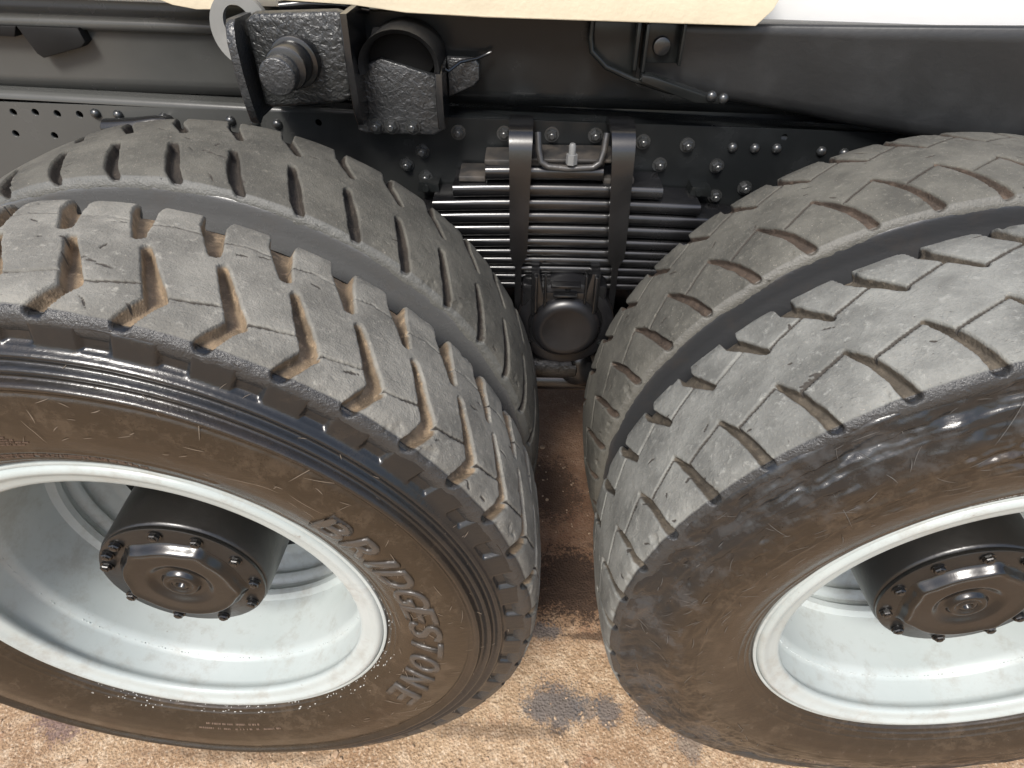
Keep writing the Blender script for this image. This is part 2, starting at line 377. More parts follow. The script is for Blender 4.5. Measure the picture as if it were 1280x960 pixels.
RIp = (43, 131.1, [([(.0, -.004, .0066), (1.5, .036, .0056), (3.2, .066, .0046), (4.8, .089, .0020)], 1., .0019), ([(3.3, .148, .0030), (6.8, .185, .0065), (8.0, .25, .010)], 1., .0019),
    ([(9.9, .056, .0011), (4.9, .087, .0011)], .55, .0012), ([(11.3, .148, .0010), (6.0, .172, .0010)], .5, .0012)])

def sidewall_prof():
    return np.array([(-.0005, .5255), (-.0085, .5245), (-.0105, .520), (-.0115, .512), (-.013, .497), (-.0165, .485), (-.022, .465), (-.027, .448), (-.0305, .428), (-.0315, .405), (-.029, .385), (-.024, .365), (-.017, .347), (-.009, .332), (-.002, .322), (.006, .313)])
def sidewall(name, cx, y0, kind, fine, mat, parent):
    prof = sidewall_prof(); lo, hi = fine
    th = np.concatenate([np.arange(lo, hi, .28), np.arange(hi, lo+360, 1.2)])*D8
    seg = np.hypot(*np.diff(prof, axis=0).T); L = np.r_[0, np.cumsum(seg)]; s = np.r_[np.arange(0, L[-1], .0019), L[-1]]
    yy = np.interp(s, L, prof[:, 0]); rr = np.interp(s, L, prof[:, 1])
    k = np.ones(5)/5; yy[2:-2] = np.convolve(yy, k, 'valid'); rr[2:-2] = np.convolve(rr, k, 'valid')
    ty = np.gradient(yy, s); tr = np.gradient(rr, s); ny, nr = tr, -ty
    TH, _ = np.meshgrid(th, s, indexing='ij'); RR = np.broadcast_to(rr, TH.shape); arc = TH/D8
    U_ = TH*.45
    d = (fbm(U_*12, RR*12, 21, 3)-.44)*.002
    if kind == 'L':
        loc = np.mod(arc-77.3+4, 8)-4
        m = sstep(1.75-np.abs(loc), 0, .35)*sstep(RR, .4945, .4975)*sstep(-RR, -.5215, -.5185)
        d -= .0055*m
        for r0, a, w in ((.4865, .0062, .0048), (.4715, .0070, .0052), (.4545, .0076, .0056)): d += a*np.exp(-((RR-r0)/w)**2)
        for r0 in (.478, .4625, .446): d -= .0022*np.exp(-((RR-r0)/.003)**2)
        d += .0012*sstep(RR, .352, .354)*sstep(-RR, -.360, -.358)*sstep(-np.abs(arc-92), -32, -31)
    if kind == 'R':
        zone = sstep(RR, .39, .43)
        d += zone*((fbm(U_*24, RR*24, 31, 4)-.46)*.012*sstep(fbm(U_*5, RR*5, 33, 2), .28, .42))
        d += zone*(fbm(U_*16+7, RR*75, 36, 3)-.44)*.0075; q = fbm(U_*16+RR*9, RR*60, 35, 3); d -= zone*sstep(q, .55, .63)*.0022
        loc = np.mod(arc-121+4.1, 8.18)-4.1
        m = sstep(1.6-np.abs(loc), 0, .4)*sstep(RR, .4945, .4975)*sstep(-RR, -.5175, -.5145); d -= .0012*m
        for r0 in (.486, .477, .41, .347): d += .0010*np.exp(-((RR-r0)/.0016)**2)
        # raised rubber flashes and gouges
        for (a0, r0, w0) in ((122, .398, 1.7), (131, .403, 1.9), (139, .412, 1.6), (113, .40, 1.4), (152, .46, 1.5), (-111, .47, 1.2), (-104, .475, 1.4), (168, .40, 1.2)):
            da = (arc-a0); da = np.mod(da+180, 360)-180
            d += .0022*np.exp(-(da/w0)**2)*np.exp(-((RR-r0-da*.0012)/.0022)**2)
    for r0 in (.336, .3275): d += .0011*np.exp(-((RR-r0)/.0012)**2)
    P = np.stack([cx+(RR+d*nr)*np.cos(TH), y0+yy[None, :]+d*ny[None, :], (RR+d*nr)*np.sin(TH)], -1)
    up = np.clip((RR-.40)/.10, 0, 1)
    # back sidewall joined to the same carcass
    return grid_obj(name, P, mat, parent, (cx, y0+.1, 0), {'up': up})
def surf(r):      # sidewall surface depth at radius r
    p = sidewall_prof()[1:]; return float(np.interp(r, p[::-1, 1], p[::-1, 0]))
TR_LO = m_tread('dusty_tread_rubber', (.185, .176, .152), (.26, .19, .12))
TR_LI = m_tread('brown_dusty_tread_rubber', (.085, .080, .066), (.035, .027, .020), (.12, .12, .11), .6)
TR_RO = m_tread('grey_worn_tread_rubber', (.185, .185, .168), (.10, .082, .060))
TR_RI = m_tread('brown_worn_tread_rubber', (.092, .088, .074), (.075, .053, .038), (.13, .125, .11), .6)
SW_L = m_side('dressed_sidewall_rubber', (.026, .018, .011), .21, .5)
SW_R = m_side('scuffed_sidewall_rubber', (.026, .019, .013), .22, .6, .25)
SW_IL = m_side('pale_inner_sidewall_rubber', (.07, .07, .067), .3, .3, 0, (.09, .09, .088))
SW_IR = m_side('grey_inner_sidewall_rubber', (.05, .051, .053), .4, .3, 0, (.035, .036, .038))
FL, FR = (-45, 145), (40, 235)
SPECS = [('L', -WX, 0., LOp, TR_LO, SW_L, FL, .0165, 'left outer tyre with deep zigzag lugs and raised lettering', 'dusty lug tread with V-shaped grooves'),
         ('R', WX, 0., ROp, TR_RO, SW_R, FR, .0125, 'right outer tyre with worn blocks and a scuffed glossy sidewall', 'grey worn block tread with curved grooves'),
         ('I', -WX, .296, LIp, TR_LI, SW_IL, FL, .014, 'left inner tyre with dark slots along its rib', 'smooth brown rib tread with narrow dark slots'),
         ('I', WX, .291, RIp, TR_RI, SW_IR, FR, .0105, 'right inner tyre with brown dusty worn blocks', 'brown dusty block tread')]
tyres = []
for kind, cx, y0, pat, tm, sm, fn, dp, lab, tl in SPECS:
    ty = sidewall('tyre', cx, y0, kind, fn, sm, truck); ty['label'] = lab
    tr = tread('tread', cx, y0, pat, tm, fn, ty, dp); tr['label'] = tl
    tyres.append(ty)
    # rear sidewall closes the carcass
    bm = bmesh.new(); n = 180; p = sidewall_prof(); rings = []
    for y, r in [(.206-y_, r_) for y_, r_ in p[3:]]:
        rings.append([bm.verts.new((cx+r*math.cos(2*math.pi*k/n), y0+y, r*math.sin(2*math.pi*k/n))) for k in range(n)])
    for A, B in zip(rings, rings[1:]):
        for k in range(n): bm.faces.new((A[k], A[(k+1) % n], B[(k+1) % n], B[k]))
    from_bm('rear_sidewall', bm, sm, ty, (cx, y0+.2, 0))

# raised letters round the left outer tyre
def letters(word, cx, angs, r0, r1, wdeg, mat, parent, h=.0030):
    for ch, a0 in zip(word, angs):
        cd = bpy.data.curves.new('letter', 'FONT'); cd.body = ch; cd.size = 1; cd.offset = .016; cd.extrude = 0; cd.resolution_u = 5
        co = bpy.data.objects.new('letter', cd); COL.objects.link(co)
        dg = bpy.context.evaluated_depsgraph_get(); me = bpy.data.meshes.new_from_object(co.evaluated_get(dg))
        bpy.data.objects.remove(co); bm = bmesh.new(); bm.from_mesh(me); bpy.data.meshes.remove(me)
        xs = [v.co.x for v in bm.verts]; ys = [v.co.y for v in bm.verts]; x0, x1, y0_, y1_ = min(xs), max(xs), min(ys), max(ys)
        wd = wdeg*(.30 if ch == 'I' else 1.0)
        for v in bm.verts:
            v.co.x = (v.co.x-x0)/(x1-x0)-.5; v.co.y = (v.co.y-y0_)/(y1_-y0_); v.co.z = 0
            v.co.x = v.co.x*wd + (v.co.y-.5)*.5          # a slight forward slant, in degrees
        bmesh.ops.triangulate(bm, faces=bm.faces)
        bmesh.ops.subdivide_edges(bm, edges=[e for e in bm.edges if e.calc_length() > .35], cuts=2, use_grid_fill=False)
        bmesh.ops.triangulate(bm, faces=bm.faces)
        r = bmesh.ops.extrude_face_region(bm, geom=bm.faces[:]); top = {g for g in r['geom'] if isinstance(g, bmesh.types.BMVert)}
        for v in bm.verts:
            a = (a0-v.co.x)*D8; rr_ = r0+(r1-r0)*v.co.y; ys_ = surf(rr_)-(h if v in top else -.003)
            v.co = Vector((cx+rr_*math.cos(a), ys_, rr_*math.sin(a)))
        o = from_bm('letter', bm, mat, parent, (cx+.38*math.cos(a0*D8), -.03, .38*math.sin(a0*D8)), smooth=False)
letters('BRIDGESTONE', -WX, [39.5, 32.2, 26.9, 21.6, 14.8, 8.4, 1.6, -5.4, -12.8, -21.2, -30.6], .359, .407, 6.1, LET, tyres[0])
# fine moulded marks, too small to read in the photograph, and paint flecks by the rim
def marks(cx, rows, mat, parent, name, h=.0011, hole=.25, jr=.0):
    bm = bmesh.new(); rs = np.random.RandomState(len(rows)+int(rows[0][0]*1000))
    for r, a0, a1, hh, wl in rows:
        a = a0
        while a < a1:
            w = rs.uniform(.4, 1)*wl
            if rs.rand() > hole:
                pts = []
                rc = r+rs.uniform(-jr, jr); sk = rs.uniform(-.3, .3)
                for (da, dr) in ((0, 0), (w, 0), (w+sk*w, hh), (sk*w, hh)):
                    an = (a+da)*D8; rr_ = rc+dr; pts.append((cx+rr_*math.cos(an), rr_*math.sin(an), surf(rr_)))
                A = [bm.verts.new((x, y-h, z)) for x, z, y in pts]; B = [bm.verts.new((x, y+.002, z)) for x, z, y in pts]
                bm.faces.new(A)
                for i in range(4): bm.faces.new((A[i], B[i], B[(i+1) % 4], A[(i+1) % 4]))
            a += w*1.0+rs.uniform(.3, .9)*wl
    o = from_bm(name, bm, mat, parent, (cx, -.02, 0), smooth=False); o['kind'] = 'stuff'; return o
marks(-WX, [(.3705, 91, 101, .002, .12), (.375, 90, 101, .002, .12), (.3795, 92, 101, .002, .12), (.384, 93, 101, .002, .12), (.3405, 72, 104, .0035, .22), (.347, 74, 102, .003, .16)], MOULD, tyres[0], 'moulded_marks', .0010)
marks(-WX, [(.323, -132, 20, .0012, .22), (.329, -125, 6, .0008, .6), (.3335, -100, -15, .0007, .7), (.336, -132, -112, .0018, .3)], FLECK, tyres[0], 'paint_fleck', .0006, .82, .0035)
marks(-WX, [(.355, -98, -82, .003, .3), (.366, -100, -76, .003, .35)], MOULD, tyres[0], 'moulded_marks', .0012, .3)
marks(WX, [(.330, 90, 118, .0014, .12), (.335, 90, 120, .0014, .12), (.340, 92, 117, .0014, .12)], FLECK, tyres[1], 'paint_fleck', .0009, .55, .002)
marks(WX, [(.44, -118, -88, .003, .7), (.45, -112, -80, .003, .8)], MOULD, tyres[1], 'moulded_marks', .0012, .6, .006)

def scratches(cx, n, amin, amax, rmin, rmax, lmin, lmax, mat, parent, seed, tang):
    rs = np.random.RandomState(seed); bm = bmesh.new()
    for _ in range(n):
        a = rs.uniform(amin, amax); r = rs.uniform(rmin, rmax); ln = rs.uniform(lmin, lmax)*(2.2 if rs.rand() < .12 else 1); w = rs.uniform(.00018, .00042)
        di = rs.normal(0, .35) if rs.rand() < tang else rs.uniform(-1.5, 1.5); cv = rs.uniform(-.25, .25)
        prev = None; m = 7
        for k in range(m+1):
            t_ = k/m-.5; dd = di+cv*t_; ds, dr = ln*t_*math.cos(dd), ln*t_*math.sin(dd)
            rr_ = min(.519, max(.322, r+dr)); an = a*D8+ds/rr_; ww = w*(1-(2*t_)**2)+.00005
            pr = []
            for q_ in (-1, 1):
                r2 = rr_+q_*ww*math.cos(dd); a2 = an-q_*ww*math.sin(dd)/rr_
                pr.append(bm.verts.new((cx+r2*math.cos(a2), surf(r2)-.0012, r2*math.sin(a2))))
            if prev: bm.faces.new((prev[0], pr[0], pr[1], prev[1]))
            prev = pr
    o = from_bm('scratch', bm, mat, parent, (cx, -.02, 0), smooth=False); o['kind'] = 'stuff'
SCR = m_plain('scuffed_rubber_edge', (.17, .14, .11), .5, .4, 80)
scratches(WX, 190, 60, 240, .385, .515, .006, .03, m_plain('grey_scuffed_rubber', (.085, .085, .082), .35, .5, 90), tyres[1], 9, .5)
scratches(-WX, 150, -60, 150, .335, .50, .004, .016, SCR, tyres[0], 15, .4)
scratches(-WX, 46, -40, 120, .34, .50, .01, .05, SCR, tyres[0], 5, .55)

# rims
RP = [(.020, .3165), (.004, .3155), (-.003, .3135), (-.0060, .3095), (-.0068, .3060), (-.0055, .3020), (-.0030, .2985), (-.0012, .2940), (-.0002, .2880), (.0010, .2830), (.0035, .2800), (.0085, .2790), (.0125, .2802), (.016, .2828), (.024, .2832), (.030, .2805), (.055, .2800), (.061, .2765), (.066, .2715), (.078, .2700), (.150, .2655), (.168, .262), (.174, .250), (.184, .248),
      (.192, .257), (.200, .2565), (.207, .246), (.216, .244), (.222, .252), (.232, .250), (.240, .238), (.250, .234), (.256, .226), (.262, .205), (.262, .118)]
def revolve(name, cx, y0, P, mat, parent, n=200, org=None):
    bm = bmesh.new(); rings = []
    for y, r in P: rings.append([bm.verts.new((cx+r*math.cos(2*math.pi*k/n), y0+y, r*math.sin(2*math.pi*k/n))) for k in range(n)])
    for A, B in zip(rings, rings[1:]):
        for k in range(n): bm.faces.new((A[k], A[(k+1) % n], B[(k+1) % n], B[k]))
    return from_bm(name, bm, mat, parent, org or (cx, y0+.1, 0), angle=50)
for cx in (-WX, WX):
    rim = revolve('rim', cx, 0, RP, RIM, truck)
    revolve('lock_ring', cx, 0, [(.0035, .3205), (-.0025, .3195), (-.0035, .3175), (-.0028, .3150), (.006, .3146)], RIM, rim)
    revolve('rim', cx, .26, [(.004, .118), (.004, .25), (.03, .265), (.20, .283), (.235, .30), (.246, .316)], RIM, truck, 96)
    # weld bead round the gutter
    bm = bmesh.new()
    for k in range(300):
        a = k*1.2*D8
        if random.random() < .75: bmesh.ops.create_icosphere(bm, subdivisions=1, radius=random.uniform(.0009, .0018), matrix=Matrix.Translation((cx+.2752*math.cos(a), .0625+random.uniform(-.001, .001), .2752*math.sin(a))))
    from_bm('weld_bead', bm, RIM, rim, (cx, .06, 0))['kind'] = 'stuff'
    # hand holes in the disc between the duals, their dark depth put in as flat black discs
    for k in range(8):
        a = (k*45+12)*D8; bm = bmesh.new(); x, z = cx+.182*math.cos(a), .182*math.sin(a)
        tube(bm, [(x, .2600, z), (x, .2612, z)], [.036, .035], 24)
        from_bm('hand_hole_black_disc', bm, BLK2, rim)

# hubs
hb_bolt = None
def hexbolt(name, r=.0075, h=.008, washer=.0095, stud=.0):
    bm = bmesh.new()
    tube(bm, [(0, 0, 0), (0, -.0022, 0)], washer, 20)
    n = 6
    pts = lambda y, q: [bm.verts.new((q*math.cos(R_(60*k)), y, q*math.sin(R_(60*k)))) for k in range(n)]
    A, B, C_ = pts(-.002, r), pts(-h*.8, r), pts(-h, r*.82); 
    for P_, Q_ in ((A, B), (B, C_)):
        for k in range(n): bm.faces.new((P_[k], P_[(k+1) % n], Q_[(k+1) % n], Q_[k]))
    bm.faces.new(C_)
    if stud: tube(bm, [(0, -h+.001, 0), (0, -h-stud*.8, 0), (0, -h-stud, 0)], [r*.55, r*.55, r*.4], 14)
    return bm
for cx, bolts, ears, rot in ((-WX, [92, 62, 29, -2, -34, -73, -112, -153, 164, 147, 130], (124, 57, -12, -160), 0), (WX, [133, 100, 68, 35, 2, -22, -46, -85, -126, -159, 168], (88, 158, -146, -40, 20), 1)):
    hub = revolve('hub', cx, 0, [(.30, .133), (.262, .132), (.12, .127), (.064, .1245), (.060, .122), (.0595, .1205), (.0575, .122), (.0535, .1215), (.052, .119), (.052, .0)], HUBM, truck, 96)
    n, m = 160, 46
    P = np.zeros((n, m, 3))
    for i in range(n):
        a = 2*math.pi*i/n; e = 0
        for q in ears: dd = (math.degrees(a)-q+180) % 360-180; e += math.exp(-(dd/9)**2)
        Rm = .091+.007*e
        for j in range(m):
            t = j/(m-1); r = Rm*(1-t)
            hgt = .012*float(sstep(np.array(1-r/Rm), 0, .13))
            hgt += .0022*math.exp(-((Rm-r-.010)/.006)**2)
            hgt -= .0065*float(sstep(np.array(-r), -.052, -.036)); hgt += .0075*float(sstep(np.array(-r), -.030, -.024)); hgt -= .003*float(sstep(np.array(-r), -.019, -.016)); hgt += .002*float(sstep(np.array(-r), -.013, -.011)); hgt -= .012*float(sstep(np.array(-r), -.0065, -.0045))
            P[i, j] = (cx+r*math.cos(a), .0525-hgt-.0005, r*math.sin(a))
    cov = grid_obj('hub_cover', P, BRN, hub, (cx, .05, 0)); 
    for b in bolts:
        a = b*D8; pos = (cx+.109*math.cos(a), .0515, .109*math.sin(a))
        if hb_bolt is None: hb_bolt = from_bm('bolt', hexbolt('bolt', .0082, .0075, .0098, .0015), BRN, hub, (0, 0, 0)); hb_bolt.location = Vector(pos)-ORG[hub.name]; ORG[hb_bolt.name] = Vector(pos)
        else: copy_at(hb_bolt, pos, hub, (0, random.random()*1, 0))

# ------------------------------------------------------------------ chassis
def plate_holes(name, outline, holes, y, th, mat, parent):
    cd = bpy.data.curves.new('c', 'CURVE'); cd.dimensions = '2D'; cd.fill_mode = 'BOTH'; cd.extrude = th/2; cd.bevel_depth = 0
    def spl(pts):
        s_ = cd.splines.new('POLY'); s_.points.add(len(pts)-1); s_.use_cyclic_u = True
        for p_, (x, z) in zip(s_.points, pts): p_.co = (x, z, 0, 1)
    spl(outline)
    for x, z, r in holes: spl([(x+r*math.cos(R_(k*22.5)), z+r*math.sin(R_(k*22.5))) for k in range(16)])
    co = bpy.data.objects.new('c', cd); COL.objects.link(co); dg = bpy.context.evaluated_depsgraph_get()
    me = bpy.data.meshes.new_from_object(co.evaluated_get(dg)); bpy.data.objects.remove(co)
    bm = bmesh.new(); bm.from_mesh(me); bpy.data.meshes.remove(me)
    for v in bm.verts: v.co = Vector((v.co.x, y+th/2+v.co.z, v.co.y))
    bmesh.ops.remove_doubles(bm, verts=bm.verts, dist=1e-5)
    return from_bm(name, bm, mat, parent, smooth=False)
WZ = .512
holes = [(-.986, .484, .0062), (-.947, .485, .0062), (-.909, .484, .0062), (-.870, .484, .0062), (-1.0, .447, .0062), (-.931, .446, .0062), (-.363-.09, .484, .006), (.397-.04, .487, .0055)]
def rail_bar(name, prof, x0, x1, mat, parent):
    """profile in (y,z) swept along x"""
    bm = bmesh.new(); A = [bm.verts.new((x0, y, z)) for y, z in prof]; B = [bm.verts.new((x1, y, z)) for y, z in prof]
    for i in range(len(prof)-1): bm.faces.new((A[i], A[i+1], B[i+1], B[i]))
    return from_bm(name, bm, mat, parent, angle=60)
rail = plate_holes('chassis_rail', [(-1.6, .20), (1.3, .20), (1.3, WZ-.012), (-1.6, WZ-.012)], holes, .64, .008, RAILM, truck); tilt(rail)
arcp = [(.640+.012*(1-math.cos(R_(k*11.25))), WZ-.012+.012*math.sin(R_(k*11.25))) for k in range(9)]
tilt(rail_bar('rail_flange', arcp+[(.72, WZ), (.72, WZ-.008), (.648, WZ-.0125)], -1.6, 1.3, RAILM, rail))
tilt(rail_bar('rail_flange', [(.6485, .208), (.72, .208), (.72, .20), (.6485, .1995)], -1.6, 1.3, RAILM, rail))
bm = bmesh.new(); box(bm, (-.15, .735, .38), (2.9, .012, .34), .001); tilt(from_bm('added_dark_backing', bm, BLK2, rail))  # black plate added behind the rail so its holes and gap stay dark
# upper subframe member: recessed foot, flat web and a rounded lip under its top flange
UP = [(.700, .5125), (.676, .514), (.672, .522), (.664, .529), (.662, .54), (.662, .608), (.660, .612), (.652, .613), (.647, .618), (.646, .624), (.649, .630), (.656, .633), (.668, .634), (.674, .640), (.674, .652)]
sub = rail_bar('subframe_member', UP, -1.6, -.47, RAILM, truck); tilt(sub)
UP2 = [(.700, .5125), (.676, .514), (.672, .522), (.664, .529), (.662, .54), (.662, .652), (.668, .654), (.70, .654)]
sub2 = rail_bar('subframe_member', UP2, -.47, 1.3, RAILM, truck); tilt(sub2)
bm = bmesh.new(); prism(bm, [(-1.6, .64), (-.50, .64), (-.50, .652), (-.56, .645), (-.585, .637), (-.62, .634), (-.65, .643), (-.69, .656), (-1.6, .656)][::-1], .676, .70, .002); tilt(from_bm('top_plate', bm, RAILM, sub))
# left hand bracket tucked under the lip
bm = bmesh.new(); prism(bm, [(-.915, .618), (-.900, .578), (-.892, .572), (-.822, .590), (-.812, .598), (-.816, .618)][::-1], .640, .660, .002); prism(bm, [(-1.05, .618), (-1.05, .604), (-.925, .602), (-.915, .618)][::-1], .640, .660, .002); tilt(from_bm('hanger_bracket', bm, m_paint('dull_black_paint', (.005, .005, .005), .6, spec=.3), truck))
bm = bmesh.new(); tube(bm, [(-.82, .620, .470), (-.815, .618, .470), (-.80, .617, .471), (-.76, .617, .474), (-.725, .618, .478), (-.715, .619, .479), (-.715, .64, .479)], [.010, .0155, .0155, .0155, .0155, .014, .01], 20)
tilt(from_bm('pipe_fitting', bm, m_paint('shiny_black_paint', (.012, .012, .012), .18), truck))
# bolts on the rail
NUTM = m_paint('nut_paint', (.022, .023, .023), .25, spec=.9)
B1 = hexbolt('bolt', .0098, .010, .0130, .006); b1 = from_bm('bolt', B1, NUTM, rail, (0, 0, 0)); first = True
def place_bolt(src, x, z, y=.6395, parent=rail, rr=None):
    o = copy_at(src, (x, y, z), parent, (0, random.random(), 0)); return o
mesh_nut = b1
lst = [(-.2, .49), (-.265, .455), (-.12, .491), (-.037, .492), (.039, .493), (.123, .485), (.201, .482), (.159, .446), (.261, .447), (.321, .409), (.271, .391), (-.295, .43), (-.262, .408)]
b1.location = Vector((-.2, .6395, .49))-ORG[rail.name]; ORG[b1.name] = Vector((-.2, .6395, .49))
RR_ = Matrix.Rotation(.019, 3, 'Y')
b1.rotation_euler = (0, 0, 0)
for x, z in lst[1:]: place_bolt(mesh_nut, x, z)
bm = bmesh.new(); tube(bm, [(0, 0, 0), (0, -.003, 0), (0, -.006, 0), (0, -.0075, 0)], [.0085, .0080, .0055, .002], 18)
riv = from_bm('rivet', bm, NUTM, rail, (0, 0, 0)); pos = Vector((.281, .6395, .48)); riv.location = pos-ORG[rail.name]; ORG[riv.name] = pos
for x, z in [(.32, .48), (.358, .481), (.437, .479), (.477, .477), (-.831, .5), (-.792, .499), (-.713, .497), (-.597, .496), (-.555, .494), (-.516, .493)]: place_bolt(riv, x, z)

# --- spring pack
spring = bpy.data.objects.new('leaf_spring', None); COL.objects.link(spring); put(spring, (-.008, .60, .34), truck)
zs = [.439, .409, .383, .359, .335, .311, .291, .274, .256, .239, .222]
ext = [(-.149, .05), (-.206, .155), (-.243, .225), (-.33, .33), (-.36, .34), (-.38, .36), (-.40, .38), (-.42, .40), (-.44, .42), (-.45, .43), (-.46, .44)]
for i, (z, (x0, x1)) in enumerate(zip(zs, ext)):
    th = (zs[i]-zs[i+1])*.86 if i < len(zs)-1 else .0135
    th = min(th, .0225)
    bm = bmesh.new(); n = 28; prev = None; cs = []
    y0, y1 = .560, .634; seg = 5
    for j in range(n+1):
        x = x0+(x1-x0)*j/n; dz = -.10*(x+.008)**2*1.0
        zt, zb = z+th/2+dz, z-th/2+dz
        ring = []
        for k in range(seg+1):
            a = math.pi/2+math.pi*k/seg; ring.append((y0+th*.26+th*.26*math.cos(a), z+dz+th/2*math.sin(a)))
        ring += [(y1, zb), (y1, zt)]
        cs.append([bm.verts.new((x, yy_, zz_)) for yy_, zz_ in ring])
    for A, B in zip(cs, cs[1:]):
        for k in range(len(A)): bm.faces.new((A[k], A[(k+1) % len(A)], B[(k+1) % len(A)], B[k]))
    bm.faces.new(cs[0]); bm.faces.new(cs[-1][::-1])
    from_bm('leaf', bm, BLK2, spring, angle=50)
# dusty spacer liners on top of the stepped leaf ends
for x0, x1, z in ((-.151, .052, .4535), (.052, .105, .4245), (-.196, -.150, .4245)):
    bm = bmesh.new(); box(bm, ((x0+x1)/2, .602, z), (x1-x0, .062, .010), .002); from_bm('dusty_liner', bm, DUSTY, spring)
# U bolts: tapering straps with hooked tops
for xt, xb in ((-.090, -.091), (.075, .088)):
    bm = bmesh.new(); n = 22; pts = []
    path = [(.640, .505, .040), (.60, .512, .040), (.568, .510, .039), (.549, .500, .038), (.543, .485, .037), (.541, .44, .035), (.541, .36, .0335), (.541, .32, .0315), (.543, .297, .030), (.546, .275, .012), (.548, .24, .012), (.55, .15, .012)]
    rings = []
    for i, (y, z, w) in enumerate(path):
        x = xt+(xb-xt)*min(1, max(0, (.5-z)/.25)); a = path[max(0, i-1)]; b = path[min(len(path)-1, i+1)]
        d = Vector((0, b[0]-a[0], b[1]-a[1])).normalized(); nrm = Vector((0, -d.z, d.y)) if True else 0
        nrm = Vector((0, d.z, -d.y)); tt = .0075
        sec = [(-1, -.55), (-.8, -1), (.8, -1), (1, -.55), (1, .8), (-1, .8)]
        rings.append([bm.verts.new(Vector((x+sx_*w/2, y, z))+nrm*(sy_*tt)) for sx_, sy_ in sec])
    for A, B in zip(rings, rings[1:]):
        for k in range(6): bm.faces.new((A[k], A[(k+1) % 6], B[(k+1) % 6], B[k]))
    bm.faces.new(rings[0]); bm.faces.new(rings[-1][::-1])
    from_bm('spring_clamp_strap', bm, BLK2, truck, angle=40)
# top seat between the straps: raised U rib with a centre stud
seatm = m_paint('silver_worn_paint', (.028, .028, .028), .3, .25, 60, dust=.25)
bm = bmesh.new()
tube(bm, [(-.062, .57, .505), (-.060, .56, .480), (-.056, .555, .462), (-.044, .552, .455), (-.01, .550, .453), (.030, .552, .455), (.042, .555, .462), (.047, .56, .480), (.050, .57, .505)], .0055, 12)
seat = from_bm('spring_seat', bm, seatm, truck)
bm = bmesh.new(); tube(bm, [(-.006, .548, .462), (-.006, .548, .478)], .0095, 6); tube(bm, [(-.006, .548, .478), (-.006, .548, .492), (-.006, .548, .495)], [.0058, .0058, .004], 14); from_bm('centre_stud', bm, m_paint('bare_stud_metal', (.16, .16, .155), .35), seat)
bm = bmesh.new(); box(bm, (-.008, .60, .4605), (.15, .07, .006), .002); from_bm('seat_plate', bm, DUSTY, seat)
for s_, x in ((-1, -.255), (1, .232)):
    bm = bmesh.new(); prism(bm, [(x-.02, .385), (x+.02, .385), (x+.018, .40), (x-.016, .403)], .605, .64, .002)
    tube(bm, [(x-.004, .605, .394), (x-.004, .598, .394)], .006, 6); from_bm('leaf_guide', bm, BLK, truck)
# saddle and trunnion cap
sad = None
bm = bmesh.new()
box(bm, (-.004, .575, .195), (.16, .10, .10), .008); prism(bm, [(-.066, .272), (-.066, .18), (.060, .18), (.060, .272), (.044, .272), (.036, .232), (-.044, .232), (-.052, .272)][::-1], .520, .56, .002)
box(bm, (-.058, .516, .232), (.0075, .014, .078), .002); box(bm, (.052, .516, .232), (.0075, .014, .078), .002)
box(bm, (-.040, .519, .236), (.005, .012, .07), .0015); box(bm, (.034, .519, .236), (.005, .012, .07), .0015)
box(bm, (-.003, .520, .250), (.055, .022, .006), .002); box(bm, (-.003, .518, .231), (.045, .02, .005), .002)
sad = from_bm('saddle', bm, BLK2, truck)
revc = [(.60, .094), (.535, .094), (.527, .0925), (.525, .089), (.5245, .073), (.528, .070), (.527, .067), (.514, .064), (.506, .058), (.5035, .050), (.504, .044), (.5055, .040), (.506, .0)]
bm = bmesh.new(); rings = []; n = 96
for y, r in revc: rings.append([bm.verts.new((.002+r*math.cos(2*math.pi*k/n), y, .157+r*math.sin(2*math.pi*k/n))) for k in range(n)])
for A, B in zip(rings, rings[1:]):
    for k in range(n): bm.faces.new((A[k], A[(k+1) % n], B[(k+1) % n], B[k]))
cap = from_bm('trunnion_cap', bm, m_paint('cap_black_paint', (.007, .007, .008), .34, spec=.7), truck, (.002, .53, .157), angle=40)
cb = None
for a in (90, 210, 330):
    p_ = (.002+.081*math.cos(R_(a)), .5245, .157+.081*math.sin(R_(a)))
    if cb is None: cb = from_bm('bolt', hexbolt('b', .0045, .005, .0055), BLK, cap, (0, 0, 0)); cb.location = Vector(p_)-ORG[cap.name]; ORG[cb.name] = Vector(p_)
    else: copy_at(cb, p_, cap)
# torque rods and axle beams below
def bar(name, pts, r, mat=BLK2, seg=24):
    bm = bmesh.new(); tube(bm, pts, r, seg); return from_bm(name, bm, mat, truck, angle=45)
bar('torque_rod', [(-.55, .60, .0), (-.20, .60, .004), (.035, .60, .006), (.040, .60, .006)], [.034, .034, .034, .028], m_paint('grimy_black_paint', (.014, .013, .012), .28, .5, 110))
bar('rod_end', [(.046, .57, .0), (.046, .58, .0), (.046, .66, .0)], [.03, .042, .042])
bar('torque_rod', [(-.55, .62, -.055), (.55, .62, -.055)], .026)
bar('trunnion_shaft', [(0, .60, .12), (0, 1.6, .12)], .07)
for cx in (-WX, WX): bar('axle', [(cx, .30, 0), (cx, .52, 0), (cx, .56, 0), (cx, 1.7, 0)], [.13, .13, .075, .075])
bm = bmesh.new(); box(bm, (0, .78, -.02), (.34, .18, .22), .02); from_bm('cross_member', bm, BLK2, truck)
bm = bmesh.new(); prism(bm, [(.062, .055), (.11, .09), (.14, .13), (.09, .06), (.07, .03)], .56, .60, .002); from_bm('cast_rib', bm, seatm, truck)

